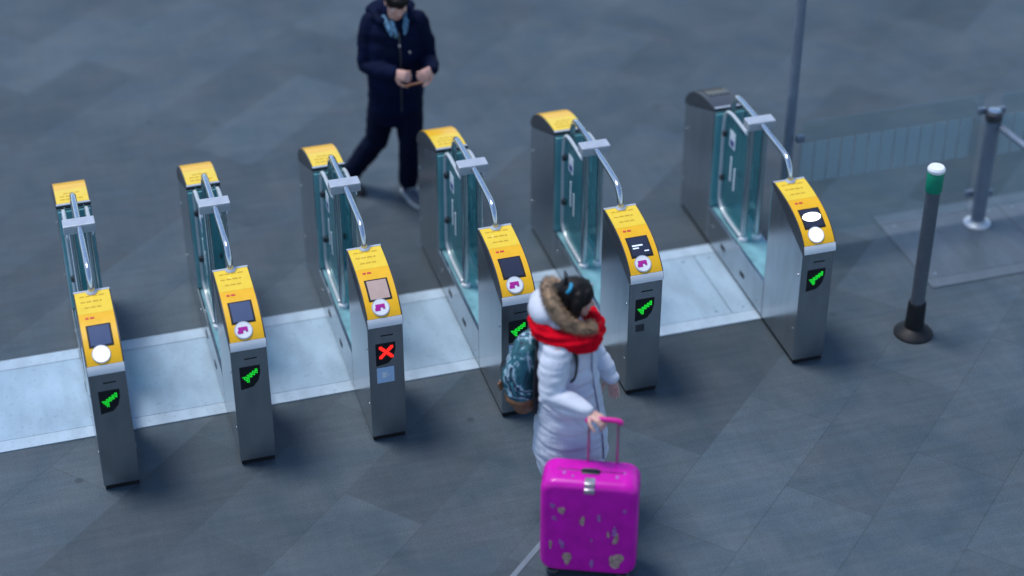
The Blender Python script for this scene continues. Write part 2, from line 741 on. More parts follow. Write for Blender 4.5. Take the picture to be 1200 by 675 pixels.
def cross_cells():
    cells = []
    for i in range(9):
        for k in range(9):
            if abs(i - k) <= 1 or abs(i + k - 8) <= 1:
                cells.append((i / 8, k / 8))
    return cells


def gate(i, label, sign, screen, rear_yellow=True, sticker=False, notice=False, ink=False, lit=False):  # last flag puts a painted glare on the card reader
    g = empty('ticket_gate', (GX[i] + HW, 0, 0), 0, label, 'ticket gate', 'ticket gates standing in one row')
    part('plinth', 'plinth', 'black_plastic', g, lambda b: box(b, -HW + .008, HW - .008, .008, LEN - .008, .001, .036))
    # low middle beam with its slots and screws
    bb = part('beam', 'base_beam', 'steel', g, lambda b: box(b, -HW, HW, .548, LEN - .548, .036, .315, .003, 1))
    for sx in (-1, 1):
        for y in (.915, 1.28):
            part(('slot', sx, y), 'slot', 'black_plastic', bb,
                 lambda b: box(b, min(sx * (HW - .01), sx * (HW + .0025)), max(sx * (HW - .01), sx * (HW + .0025)), y - .036, y + .036,
                               .125, .160, .001))
        for y, z in ((.64, .10), (1.49, .20)):
            part(('bscrew', sx, y), 'screw', 'steel_bright', bb, lambda b: screw(b, sx * HW, y, z), 3)
    part('sill', 'sill_panel', 'sill_teal', g, lambda b: box(b, -HW + .018, HW - .018, .56, LEN - .56, .316, .322, .002))
    # two towers
    for rear in (False, True):
        tw = part(('tower', rear), 'tower', 'steel', g,
                  lambda b: prism(b, mirror_prof([(0, .036), (0, .876), (.02, .885), (.545, 1.098), (.545, .036)], rear), -HW, HW, .003))
        for sx in (-1, 1):
            for y, z in ((.045, .70), (.045, .27)):
                yy = LEN - y if rear else y
                part(('tscrew', sx, rear, z), 'screw', 'steel_bright', tw, lambda b: screw(b, sx * HW, yy, z), 3)
        cv = part(('cover', rear, rear and not rear_yellow), 'cover', 'dark_cover' if (rear and not rear_yellow) else 'charcoal', g,
                  lambda b: prism(b, mirror_prof([(p.y, p.z) for p in AP[::2]] + [(-.006, .881), (.02, .889), (.545, 1.102)], rear),
                                  -HW - .001, HW + .001), .5)
        e = s_at_y(.003)
        if not rear or rear_yellow:
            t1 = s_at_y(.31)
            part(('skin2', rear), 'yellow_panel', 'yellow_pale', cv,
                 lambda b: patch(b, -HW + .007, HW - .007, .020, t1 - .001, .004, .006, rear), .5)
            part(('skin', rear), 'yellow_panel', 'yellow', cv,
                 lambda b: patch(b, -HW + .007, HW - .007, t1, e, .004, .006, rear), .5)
            for row in ([(.065, -.075, .07), (.108, -.075, .05), (.151, -.05, .06)] if rear else
                        [(.060, -.078, .08), (.115, -.078, .05), (.170, -.06, .04)]):
                part(('words', rear, row), 'text_line', 'ochre', cv, lambda b: words(b, [row], rear, .0055))
            part(('lip', rear), 'lip_trim', 'white_plastic', cv,
                 lambda b: patch(b, -HW + .002, HW - .002, e + .0015, ATOT - .004, .005, .007, rear), .5)
        else:
            part('darkpanel', 'dark_panel', 'brown_screen', cv, lambda b: patch(b, -.07, .09, .22, .46, .004, .006, True), .5)
        part(('inner', rear), 'inner_trim', 'bracket_grey', cv,
             lambda b: patch(b, -HW + .002, HW - .002, -.0, .018, .004, .006, rear), .5)
    tower, cover = [c for c in g.children if c.name.startswith('tower')][0], [c for c in g.children if c.name.startswith('cover')][0]
    # things set in the front cover
    for a in ((-.068, -.048), (-.040, -.014)):
        part(('logo', a), 'logo', 'red_mark', cover, lambda b: patch(b, a[0], a[1], .262, .276, .0055, .002, False, 1))
    s0, s1 = s_at_y(.215), s_at_y(.085)
    part('bezel', 'screen_bezel', 'black_plastic', g, lambda b: patch(b, -.075, .072, s0 - .006, s1 + .006, .006, .006), .5)
    sc = part(('screen', screen), 'screen', screen, g, lambda b: patch(b, -.063, .060, s0 + .005, s1 - .006, .0085, .004), .5)
    if ink:
        for a in ((-.05, .02, .062, .072), (-.05, -.01, .082, .090), (.02, .05, .108, .115)):
            part(('ink', a), 'screen_text', 'screen_ink', sc,
                 lambda b: patch(b, a[0], a[1], s0 + a[2], s0 + a[3], .0105, .002, False, 1))
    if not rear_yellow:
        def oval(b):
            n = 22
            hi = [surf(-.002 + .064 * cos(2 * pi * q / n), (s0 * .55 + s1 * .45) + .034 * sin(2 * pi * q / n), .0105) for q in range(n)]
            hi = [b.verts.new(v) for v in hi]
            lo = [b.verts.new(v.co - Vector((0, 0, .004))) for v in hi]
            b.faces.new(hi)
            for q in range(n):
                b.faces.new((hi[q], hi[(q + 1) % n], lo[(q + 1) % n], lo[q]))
        part('oval', 'lit_panel', 'screen_white', sc, oval)  # glare on the dark screen, added as a glowing oval
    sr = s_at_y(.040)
    rd = part(('reader', lit), 'card_reader', 'reader_lit' if lit else 'white_plastic', g, lambda b: disc(b, -.012, sr, .050, .010, .010), .5)  # end gates: glare on the disc imitated by emission, no lamp inside
    part('readring', 'reader_ring', 'bracket_grey', rd, lambda b: disc(b, -.012, sr, .056, .0075, .006), .5)

    def icon(b):
        for a in ((-.040, .018, sr - .020, sr + .002), (-.046, -.012, sr + .002, sr + .020), (.004, .018, sr + .002, sr + .012)):
            patch(b, a[0] - .004, a[1] - .004, a[2], a[3], .0125, .002, False, 1)
    if not lit:
        part('icon', 'card_icon', 'magenta_ink', rd, icon)
    # lamp window in the front face
    def window(b):
        pr = [(-.066, .752), (.060, .752), (.060, .700), (.045, .640), (.010, .598), (-.066, .585)]
        a = [b.verts.new((x, -.003, z)) for x, z in pr]
        c = [b.verts.new((x, .004, z)) for x, z in pr]
        b.faces.new(a)
        for k in range(len(pr)):
            b.faces.new((a[k], a[(k + 1) % 6], c[(k + 1) % 6], c[k]))
    dp = part('window', 'display', 'black_plastic', g, window)

    def dots(b):
        for u, v in (arrow_cells() if sign == 'arrow' else cross_cells()):
            if sign == 'arrow':
                x, z = -.048 + u * .088, .628 + v * .098
                hw, hz = .0025, .0034
            else:
                x, z = -.040 + u * .080, .645 + v * .082
                hw, hz = .0044, .0047
            box(b, x - hw, x + hw, -.0055, -.002, z - hz, z + hz)
    part(('dots', sign), 'lit_' + sign, 'led_green' if sign == 'arrow' else 'led_red', dp, dots)
    part('slit', 'slit', 'black_plastic', tower, lambda b: box(b, -.030, .048, -.0015, .006, .806, .814))
    if sticker:
        st = part('stick', 'sticker', 'sticker_blue', tower, lambda b: box(b, -.064, .046, -.0022, .004, .452, .568, .001))
        part('stickm', 'sticker_mark', 'sticker_white', st, lambda b: (box(b, -.030, -.004, -.0036, -.001, .492, .532),
                                                                    box(b, -.000, .018, -.0036, -.001, .505, .515)))
    if notice:
        part('notice', 'notice_plate', 'dark_cover', tower, lambda b: box(b, -.06, .0, -.002, .004, .50, .555, .001))
    # handrail, clamp, leaf posts and the folded glass leaves
    hr = part('rail', 'handrail', 'steel_bright', g,
              lambda b: tube(b, smooth_path([(0, .515, 1.095), (0, .525, 1.165), (0, .565, 1.232), (0, .66, 1.268), (0, 1.066, 1.276),
                                             (0, 1.40, 1.268), (0, 1.492, 1.238), (0, 1.528, 1.165), (0, 1.534, 1.08), (0, 1.534, 1.0), (0, 1.55, .955), (0, 1.572, .945)], 6), .0205, 16), 3)
    for y in (.516,):
        part(('railcollar', y), 'rail_collar', 'bracket_grey', hr, lambda b: lathe(b, ((.034, 0), (.034, .012), (.026, .020)), 20, (0, y, 1.118)), .5)
    part('clamp', 'rail_clamp', 'bracket_grey', g, lambda b: box(b, -.100, .100, 1.02, 1.115, 1.240, 1.303, .006, 3))
    for sx in (-1, 1):
        po = part(('post', sx), 'leaf_post', 'steel_bright', g,
                  lambda b: lathe(b, ((.0225, .322), (.0225, 1.242)), 20, (sx * .052, 1.078, 0)), .5)
        part(('pcol', sx), 'post_collar', 'white_plastic', po,
             lambda b: lathe(b, ((.033, .323), (.033, .345), (.028, .352), (.0235, .356)), 20, (sx * .052, 1.078, 0)), .5)
        X = sx * .074
        lf = part(('leaf', sx), 'gate_leaf', 'tube_satin', g,
                  lambda b: tube(b, smooth_path([(X, 1.09, 1.185), (X, 1.25, 1.19), (X, 1.39, 1.185), (X, 1.470, 1.14), (X, 1.492, 1.04),
                                                 (X, 1.492, .75), (X, 1.492, .50), (X, 1.470, .415), (X, 1.40, .372), (X, 1.25, .362),
                                                 (X, 1.09, .36)], 5), .0135, 12), 3)
        part(('pane', sx), 'glass_pane', 'glass_teal', lf, lambda b: box(b, X - sx * .012 - .004, X - sx * .012 + .004, 1.105, 1.480, .375, 1.175, .003, 1))
        for z in (.62, .98):
            part(('clip', sx, z), 'pane_clip', 'charcoal', lf,
                 lambda b: lathe(b, ((.019, -.018), (.021, 0), (.019, .018)), 14, (X - sx * .004, 1.476, z)), .5)
        Y = X - sx * .0062
        sk = part(('lsign', sx), 'leaf_sticker', 'sticker_white', lf,
                  lambda b: box(b, min(X - sx * .009, Y), max(X - sx * .009, Y), 1.30, 1.395, .93, 1.06, .0008))
        part(('lsignm', sx), 'sticker_mark', 'navy_ink', sk,
             lambda b: box(b, min(X - sx * .0075, Y + sx * .0012), max(X - sx * .0075, Y + sx * .0012), 1.318, 1.378, .945, .99))
        for y, z0, z1 in ((1.275, .62, .80), (1.345, .66, .86)):
            part(('bar', sx, y), 'leaf_sticker', 'sticker_white', lf,
                 lambda b: box(b, min(X - sx * .009, Y), max(X - sx * .009, Y), y - .012, y + .012, z0, z1, .0008))
    part('endg', 'end_panel', 'teal_panel', g, lambda b: box(b, -HW + .006, HW - .006, 1.566, 1.583, .324, 1.085, .004))
    part('endg2', 'end_panel', 'teal_panel', g, lambda b: box(b, -HW + .006, HW - .006, .549, .566, .324, 1.085, .004))
    return g


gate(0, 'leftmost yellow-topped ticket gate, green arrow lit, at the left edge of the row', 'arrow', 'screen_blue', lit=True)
gate(1, 'ticket gate with blue-grey screen between the leftmost gate and the red cross gate', 'arrow', 'screen_blue', )
gate(2, 'ticket gate showing a lit red cross above a pale blue sticker', 'cross', 'screen_pink', sticker=True)
gate(3, 'yellow-topped ticket gate right behind the backpack of the woman in white', 'arrow', 'screen_dark', sticker=True)
gate(4, 'ticket gate with white writing on a dark screen, right of the red scarf', 'arrow', 'screen_dark', notice=True, ink=True)
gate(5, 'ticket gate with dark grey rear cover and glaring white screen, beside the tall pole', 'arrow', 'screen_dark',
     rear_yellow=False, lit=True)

# ------------------------------------------------------------------ right side: card pole, posts, glass fence
b0 = empty('card_pole', (2.14, .10, 0), 0, 'free-standing grey card pole with green band, white cap and black foot', 'bollard')
bm = bmesh.new()
lathe(bm, ((.135, .0), (.135, .012), (.12, .030), (.085, .048), (.066, .06), (.062, .25), (.058, .262)), 32)
to_obj('foot', bm, 'black_plastic', b0, .5)
bm = bmesh.new()
lathe(bm, ((.048, .255), (.048, 1.155)), 28)
to_obj('shaft', bm, 'pole_grey', b0, .5)
bm = bmesh.new()
lathe(bm, ((.054, 1.15), (.056, 1.155), (.056, 1.298), (.054, 1.302)), 28)
to_obj('band', bm, 'green_band', b0, .5)
bm = bmesh.new()
lathe(bm, ((.057, 1.299), (.0585, 1.305), (.0585, 1.318), (.050, 1.332), (.02, 1.338)), 28)
to_obj('cap', bm, 'white_plastic', b0, .5)

tp = empty('tall_pole', (1.67, 1.35, 0), 0, 'tall slim grey pole rising out of frame behind the rightmost gate', 'pole')
bm = bmesh.new()
lathe(bm, ((.037, .03), (.037, 5.6), (.030, 5.62)), 24)
to_obj('shaft', bm, 'post_grey', tp, .5)
bm = bmesh.new()
lathe(bm, ((.085, 0), (.085, .018), (.045, .034), (.042, .05)), 24)
to_obj('flange', bm, 'post_grey', tp, .5)

fp = empty('fence_post', (3.23, 1.24, 0), 0, 'short grey fence post with dark knob top and round pale foot', 'fence post')
bm = bmesh.new()
lathe(bm, ((.052, .03), (.052, .90)), 24)
to_obj('shaft', bm, 'post_grey', fp, .5)
bm = bmesh.new()
lathe(bm, ((.10, 0), (.10, .02), (.058, .035), (.055, .05)), 28)
to_obj('flange', bm, 'bracket_grey', fp, .5)
bm = bmesh.new()
lathe(bm, ((.058, .895), (.062, .90), (.062, .955), (.05, .968)), 24)
to_obj('knob', bm, 'charcoal', fp, .5)
bm = bmesh.new()
lathe(bm, ((.046, .966), (.046, .975), (.03, .980)), 24)
to_obj('cap', bm, 'steel_bright', fp, .5)
bm = bmesh.new()
tube(bm, [(0.03, -.03, .86), (.06, -.32, .86), (.09, -.62, .86), (.12, -.92, .86)], .026, 12)
to_obj('side_rail', bm, 'post_grey', fp, 3)


def fence(x0, x1, y, label):
    f = empty('glass_fence', ((x0 + x1) / 2, y, 0), 0, label, 'glass fence', 'glass fence panels')
    h = (x1 - x0) / 2
    bm = bmesh.new()
    box(bm, -h, h, -.006, .006, .12, 1.08, .002)
    gp = to_obj('glass_pane', bm, 'glass_clear', f)
    bm = bmesh.new()
    n = int((2 * h - .03) / .104)
    for k in range(n):
        x = -h + .02 + k * .104
        # slats of film, in one printed band
        box(bm, x, x + .088, -.0085, -.0065, .585, .91)
    to_obj('film_band', bm, 'frosted_film', gp)
    for x in (-h, h):
        for z in (.25, .95):
            bm = bmesh.new()
            sgn = 1 if x > 0 else -1
            box(bm, min(x - sgn * .03, x + sgn * .03), max(x - sgn * .03, x + sgn * .03), -.016, .016, z - .025, z + .025, .003)
            to_obj('clamp', bm, 'post_grey', f, .5)
    return f


fence(1.735, 3.16, 1.30, 'glass fence panel with frosted bars between tall pole and short post')
fence(3.30, 5.30, 1.27, 'glass fence panel with frosted bars right of the short post')

# ------------------------------------------------------------------ suitcase
CA = radians(-23.2)
sc_ = empty('suitcase', (-.762, -1.518, 0), CA, 'bright magenta hard-shell suitcase with pale petal print held by the woman', 'suitcase')


def shell(hw, hd, z0, z1, r, seg=6):
    bm = bmesh.new()
    box(bm, -hw, hw, -hd, hd, z0, z1)
    # round the corners seen from the front strongly, the rims a little less
    es = [e for e in bm.edges if abs(e.verts[0].co.y - e.verts[1].co.y) > .01]
    bmesh.ops.bevel(bm, geom=es, offset=r, segments=seg, profile=.5, affect='EDGES')
    es = [e for e in bm.edges if abs(e.verts[0].co.y - e.verts[1].co.y) < .001]
    bmesh.ops.bevel(bm, geom=es, offset=.045, segments=5, profile=.5, affect='EDGES')
    for v in bm.verts:       # gently bulging faces
        x, z = v.co.x / hw, (v.co.z - (z0 + z1) / 2) / ((z1 - z0) / 2)
        v.co.y *= 1 + .07 * (1 - x * x) * (1 - z * z)
    return bm


bm = shell(.280, .124, .060, .735, .085)
body = to_obj('shell', bm, 'case_pink', sc_, .9)
# ribs pressed into the shell
bm = bmesh.new()
box(bm, -.2815, .2815, -.006, .006, .12, .675, .002)
box(bm, -.19, .19, -.006, .006, .0585, .7365, .002)
to_obj('zip_seam', bm, 'case_seam', body, .5)
rnd = random.Random(11)
petals = [(-.205, .565, .013, .030, 1), (-.155, .535, .017, .044, 0), (-.195, .475, .010, .030, 1), (-.035, .470, .015, .044, 0),
          (.060, .500, .011, .036, 1), (.150, .405, .013, .056, 1), (.160, .350, .016, .056, 0), (.115, .380, .008, .034, 0),
          (-.215, .275, .009, .048, 0), (-.150, .285, .014, .046, 1), (-.118, .180, .025, .072, 0), (.025, .150, .011, .050, 1),
          (.165, .185, .045, .078, 0), (.020, .330, .005, .022, 1), (.205, .560, .008, .026, 1)]
for x, z, rx, rz_, k in petals:
    bm = bmesh.new()
    n = 14
    yb = -.124 * (1 + .07 * (1 - (x / .28) ** 2) * (1 - ((z - .3975) / .3375) ** 2)) - .0012
    tilt = rnd.uniform(-.35, .35)
    vs = []
    for q in range(n):
        a = 2 * pi * q / n
        rr = 1 + .20 * sin(2 * a + k * 2 + x * 30) + .16 * cos(3 * a + z * 20) + .06 * sin(5 * a)
        px, pz = rx * cos(a) * rr, rz_ * .62 * sin(a) * rr
        vs.append((x + px * cos(tilt) - pz * sin(tilt), z + px * sin(tilt) + pz * cos(tilt)))
    a = [bm.verts.new((vx, yb, vz)) for vx, vz in vs]
    c = [bm.verts.new((vx, yb + .006, vz)) for vx, vz in vs]
    bm.faces.new(a)
    for q in range(n):
        bm.faces.new((a[q], a[(q + 1) % n], c[(q + 1) % n], c[q]))
    to_obj('petal_print', bm, 'petal_gold' if k == 0 else 'petal_lilac', body)
for x, y, r1, r2 in ((-.15, -.03, .009, .016), (-.10, -.055, .006, .012), (.15, -.04, .010, .016), (.19, -.0, .007, .012)):
    bm = bmesh.new()
    n = 12
    a = [bm.verts.new((x + r1 * cos(2 * pi * q / n), y + r2 * sin(2 * pi * q / n), .7362)) for q in range(n)]
    c = [bm.verts.new((v.co.x, v.co.y, .731)) for v in a]
    bm.faces.new(a)
    for q in range(n):
        bm.faces.new((a[q], a[(q + 1) % n], c[(q + 1) % n], c[q]))
    to_obj('petal_print', bm, 'petal_lilac', body)
bm = bmesh.new()
box(bm, -.052, .050, -.030, .014, .734, .739, .003)
well = to_obj('handle_well', bm, 'charcoal', sc_, .5)
bm = bmesh.new()
tube(bm, smooth_path([(-.050, -.008, .735), (-.040, -.008, .751), (.038, -.008, .751), (.048, -.008, .735)], 5), (.007), 10)
to_obj('grab_handle', bm, 'charcoal', sc_, 3)
bm = bmesh.new()
box(bm, -.030, .030, -.1335, -.09, .672, .706, .006)
box(bm, -.030, .030, -.12, -.060, .702, .7385, .006)
to_obj('latch', bm, 'latch_metal', sc_, .5)
for x in (-.025, .140):
    bm = bmesh.new()
    lathe(bm, ((.0085, .725), (.0085, 1.022)), 14, (x, .092, 0))
    to_obj('rod', bm, 'rod_metal', sc_, .5)
bm = bmesh.new()
tube(bm, smooth_path([(-.035, .092, 1.022), (-.02, .092, 1.035), (.055, .092, 1.039), (.135, .092, 1.035), (.154, .092, 1.022)], 5), (.0155), 14)
to_obj('pull_handle', bm, 'pink_plastic', sc_, 3)
for x in (-.205, .205):
    for y in (-.075, .075):
        bm = bmesh.new()
        box(bm, x - .022, x + .022, y - .018, y + .018, .044, .069, .004)
        cb = to_obj('caster', bm, 'black_plastic', sc_, .5)
        bm = bmesh.new()
        tube(bm, [(x - .012, y, .026), (x + .012, y, .026)], .025, 18)
        to_obj('wheel', bm, 'charcoal', cb, .6)

# ------------------------------------------------------------------ people


def hand(bm, wrist, palm_dir, palm_nrm, fingers_curl, side, size=1., spread=.1):
    """palm plus five bent fingers; palm_dir points to the knuckles, palm_nrm out of the back of the hand"""
    D = Vector(palm_dir).normalized()
    Nn = Vector(palm_nrm)
    Nn = (Nn - D * Nn.dot(D)).normalized()
    A = D.cross(Nn) * side           # towards the thumb
    W = Vector(wrist)
    s = size
    tube(bm, [W - D * .015 * s, W + D * .03 * s, W + D * .075 * s, W + D * .088 * s],
         [(.020 * s, .026 * s), (.017 * s, .036 * s), (.014 * s, .041 * s), (.011 * s, .038 * s)], 12, ref=Nn)
    lens = (.072, .080, .075, .058)
    for k in range(4):
        off = (.030 - k * .020) * s
        p = W + D * .080 * s + A * off
        ang = 0.
        d = (D + A * (spread * (1.5 - k) * .5)).normalized()
        pts = [p - d * .02 * s, p]
        for j, fr in enumerate((.45, .32, .23)):
            ang += fingers_curl * (.9 if j else .7)
            dd = d * cos(ang) - Nn * sin(ang)
            p = p + dd * lens[k] * fr * s
            pts.append(p)
        tube(bm, pts, [.0095 * s, .0095 * s, .009 * s, .008 * s, .007 * s], 10, ref=A)
    p = W + D * .022 * s + A * .022 * s
    pts = [p]
    for j, (fa, fd, fn, L) in enumerate(((.75, .55, -.25, .045), (.35, .80, -.5, .034), (.05, .85, -.6, .026))):
        v = (A * fa + D * fd + Nn * fn).normalized()
        p = p + v * L * s
        pts.append(p)
    tube(bm, pts, [.014 * s, .012 * s, .0105 * s, .0085 * s], 10, ref=D)


def head(bm, c, fwd, up, s=1.):
    """skull, jaw, nose, lips, brows and ears; c is the middle of the head"""
    F = Vector(fwd).normalized()
    U = Vector(up)
    U = (U - F * U.dot(F)).normalized()
    S_ = F.cross(U)
    C0 = Vector(c)
    R = Matrix((F, S_, U)).transposed()

    def P(f, l, u):
        return C0 + (F * f + S_ * l + U * u) * s
    ellipsoid(bm, P(-.012, 0, .028), (.098 * s, .078 * s, .092 * s), R)
    ellipsoid(bm, P(.020, 0, -.030), (.070 * s, .062 * s, .082 * s), R)
    ellipsoid(bm, P(.050, 0, -.088), (.034 * s, .034 * s, .024 * s), R, 16)          # chin
    tube(bm, [P(.078, 0, .018), P(.090, 0, -.006), P(.104, 0, -.024), P(.096, 0, -.034)], [.008 * s, .010 * s, .0135 * s, .012 * s], 10)
    for l in (-1, 1):
        ellipsoid(bm, P(.094, l * .010, -.032), (.010 * s, .008 * s, .007 * s), R, 12)     # nostril
        ellipsoid(bm, P(.074, l * .032, .026), (.014 * s, .022 * s, .007 * s), R, 12)     # brow
        ellipsoid(bm, P(.062, l * .040, -.020), (.020 * s, .020 * s, .018 * s), R, 12)    # cheek
        ellipsoid(bm, P(-.012, l * .076, -.004), (.020 * s, .008 * s, .032 * s), R, 14)   # ear
    ellipsoid(bm, P(.083, 0, -.056), (.010 * s, .024 * s, .006 * s), R, 14)
    ellipsoid(bm, P(.080, 0, -.067), (.010 * s, .020 * s, .007 * s), R, 14)
    return P, R


def eyes(P, R, parent, s=1.):
    for l in (-1, 1):
        bm = bmesh.new()
        ellipsoid(bm, P(.0655, l * .031, .004), (.0125 * s,) * 3, R, 16)
        e = to_obj('eye', bm, 'eye_white', parent, 3)
        bm = bmesh.new()
        ellipsoid(bm, P(.0742, l * .031, .004), (.0048 * s, .0055 * s, .0055 * s), R, 12)
        to_obj('iris', bm, 'hair', e, 3)


def shoe(parent, heel, direction, name='shoe', s=1., mat='shoe_grey', sole='shoe_sole'):
    d = Vector((*direction, 0)).normalized()
    sd = Vector((-d.y, d.x, 0))
    H = Vector((*heel, 0))
    up = Vector((0, 0, 1))
    bm = bmesh.new()
    tube(bm, [H + d * .015 + up * .055, H + d * .08 + up * .062, H + d * .16 + up * .052, H + d * .225 + up * .040, H + d * .262 + up * .034],
         [(.044, .036), (.050, .040), (.038, .046), (.027, .044), (.020, .034)], 14, ref=(0, 0, 1))
    tube(bm, [H + d * .045 + up * .07, H + d * .042 + up * .125], [.043, .046], 14)
    o = mesh_obj(name, remesh(bm, .006, 4), mat, parent, 3)
    bm = bmesh.new()
    prof = [(-.030, .0), (-.020, .036), (.06, .041), (.15, .050), (.22, .047), (.275, .030), (.292, 0)]
    hi = [H + d * f + sd * w for f, w in prof] + [H + d * f - sd * w for f, w in reversed(prof[1:-1])]
    a = [bm.verts.new((v.x, v.y, .002)) for v in hi]
    c = [bm.verts.new((v.x, v.y, .030)) for v in hi]
    bm.faces.new(a)
    bm.faces.new(c)
    for q in range(len(a)):
        bm.faces.new((a[q], a[(q + 1) % len(a)], c[(q + 1) % len(a)], c[q]))
    to_obj('sole', bm, sole, o, .6)
    bm = bmesh.new()
    for f in (.10, .125, .15, .175):
        z = .112 - (f - .10) * .42
        tube(bm, [H + d * f + sd * .024 + up * (z - .012), H + d * f + up * z, H + d * f - sd * .024 + up * (z - .012)], .0035, 6)
    to_obj('laces', bm, sole, o, 3)
    return o


# ---- woman in the white coat
W0 = (-.74, -.97, 0)
wo = None
f = Vector((.955, -.30, 0)).normalized()
l = Vector((-f.y, f.x, 0))          # her left, away from the viewer


def wv(fb, lt, z):
    return f * fb + l * lt + Vector((0, 0, z))


wrR = Vector((.108, -.392, 1.050))
wrL = wv(.22, .20, .905)
bm = bmesh.new()
hc = Vector((.050, .0, 1.556))
hf = Vector((.985, .03, -.14))
P, R = head(bm, hc, hf, (.2, 0, 1), .98)
tube(bm, [wv(-.01, 0, 1.33), wv(0, 0, 1.42), hc + Vector((-.012, 0, -.03))], [.062, .052, .055], 14)
tube(bm, [wv(.01, 0, .86), wv(.0, 0, 1.0), wv(-.01, 0, 1.2), wv(-.01, 0, 1.33), wv(-.01, 0, 1.37)],
     [(.10, .15), (.09, .13), (.105, .15), (.09, .15), (.05, .08)], 18, ref=f)
for s_, e_, w_ in ((Vector((-.055, -.185, 1.345)), Vector((-.095, -.275, 1.065)), wrR), (wv(-.01, .175, 1.345), wv(.05, .235, 1.07), wrL)):
    tube(bm, [s_, s_.lerp(e_, .5), e_, e_.lerp(w_, .5), w_], [.05, .044, .038, .034, .026], 12)
hand(bm, wrR + (wrR - Vector((-.095, -.275, 1.065))).normalized() * .01, (.78, -.58, -.10), (.1, -.25, 1), .72, 1, .95)
hand(bm, wrL, (.25, .0, -1), f * .2 + l, .25, -1, .92)
for sg in (-1, 1):
    x0 = wv(.02, sg * .09, .88)
    k0 = wv(.05 + sg * .03, sg * .085, .47)
    a0 = wv(.06 + sg * .05, sg * .08, .09)
    tube(bm, [x0, k0, a0], [.085, .055, .040], 12)
    tube(bm, [a0 - Vector((0, 0, .035)), a0 + f * .12 - Vector((0, 0, .055))], [.036, .028], 10)
me = remesh(bm, .0045, 3)
wo = mesh_obj('person', me, 'skin', None, 3)
wo.location = W0
wo.rotation_euler = (0, 0, RZ)
tag(wo, 'person in a long white padded coat and red scarf pulling a magenta suitcase', 'person')
eyes(P, R, wo, .98)


def coat_folds(co, nn):
    n1 = noise.noise(Vector((co.x * 4.5, co.y * 4.5, co.z * 15)))
    n2 = noise.noise(Vector((co.x * 9, co.y * 9, co.z * 30 + 5)))
    # padded channels, pinched where the quilting runs
    q = abs(sin(pi * (co.z + .012 * n1) / .105)) ** .5
    return .010 * n1 + .008 * n2 + .007 * (q - .7)


bm = bmesh.new()
tube(bm, [wv(.035, .0, .425), wv(.035, 0, .46), wv(.035, 0, .58), wv(.03, 0, .75), wv(.02, 0, .93), wv(.005, 0, 1.10), wv(-.005, 0, 1.24),
          wv(-.01, 0, 1.34), wv(-.005, 0, 1.405)],
     [(.205, .225), (.222, .240), (.218, .235), (.200, .222), (.182, .205), (.172, .195), (.162, .200), (.135, .185), (.085, .10)], 30, ref=f)
tube(bm, [Vector((-.055, -.160, 1.335)), Vector((-.078, -.225, 1.21)), Vector((-.090, -.275, 1.075)), Vector((.005, -.330, 1.058)),
          Vector((.07, -.368, 1.052)), wrR - Vector((.004, 0, 0))],
     [.085, .088, .080, .068, .058, .050], 16)
tube(bm, [wv(-.01, .165, 1.36), wv(.02, .225, 1.22), wv(.06, .245, 1.08), wv(.15, .225, .98), wrL + Vector((0, 0, .005))],
     [.083, .086, .077, .064, .050], 16)
coat = mesh_obj('coat', remesh(bm, .007, 7, coat_folds), 'coat', wo, 3)
# front closing and pocket line
bm = bmesh.new()
zp = []
for z, fb in ((1.30, .158), (1.22, .163), (1.10, .170), (.95, .196), (.80, .224), (.65, .246), (.50, .258)):
    a = radians(17)
    zp.append(wv(.012 + (fb - .0) * cos(a), -.20 * sin(a), z))
tube(bm, smooth_path(zp, 4), [(.0045, .004)] * (6 * 4 + 1), 8, ref=l)
to_obj('zip', bm, 'coat_zip', coat, 3)
bm = bmesh.new()
tube(bm, smooth_path([(.06, -.215, .86), (.10, -.205, .80), (.13, -.19, .74)], 4), .006, 8)
to_obj('pocket', bm, 'coat', coat, 3)


def hood_folds(co, nn):
    return .010 * noise.noise(Vector((co.x * 9, co.y * 9, co.z * 9)))


bm = bmesh.new()
ellipsoid(bm, (-.125, .02, 1.490), (.105, .150, .085))
ellipsoid(bm, (-.06, .01, 1.45), (.12, .15, .06))
hood = mesh_obj('hood', remesh(bm, .008, 6, hood_folds), 'coat', wo, 3)
# fur edge: a soft roll plus many tapering hairs
rim = smooth_path([(.145, -.105, 1.435), (.075, -.140, 1.450), (.0, -.145, 1.487), (-.058, -.125, 1.535), (-.098, -.085, 1.600), (-.112, .0, 1.618),
                   (-.10, .09, 1.60), (-.055, .14, 1.535), (.005, .155, 1.47), (.03, .150, 1.44)], 6)
bm = bmesh.new()
tube(bm, rim, [.026 + .010 * min(1, min(i, len(rim) - 1 - i) / 10) for i in range(len(rim))], 12)
roll = to_obj('fur_trim', bm, 'fur', hood, 3)
bm = bmesh.new()
rf = random.Random(3)
fr = frames(rim)
for q in range(4200):
    p, d_, u_, w_ = fr[rf.randrange(1, len(fr) - 1)]
    a = rf.uniform(0, 2 * pi)
    nrm = u_ * cos(a) + w_ * sin(a)
    base = p + nrm * .028 + d_ * rf.uniform(-.02, .02)
    L_ = rf.uniform(.018, .040)
    tip = base + (nrm + d_ * rf.uniform(-.8, .8) + Vector((rf.uniform(-.3, .3), rf.uniform(-.3, .3), rf.uniform(-.5, .2)))).normalized() * L_
    t1 = nrm.orthogonal().normalized() * .0016
    t2 = nrm.cross(t1).normalized() * .0016
    a_, b_, c_ = bm.verts.new(base + t1), bm.verts.new(base - t1 + t2), bm.verts.new(base - t1 - t2)
    e_ = bm.verts.new(tip)
    bm.faces.new((a_, b_, e_))
    bm.faces.new((b_, c_, e_))
    bm.faces.new((c_, a_, e_))
to_obj('fur_hair', bm, 'fur', hood)


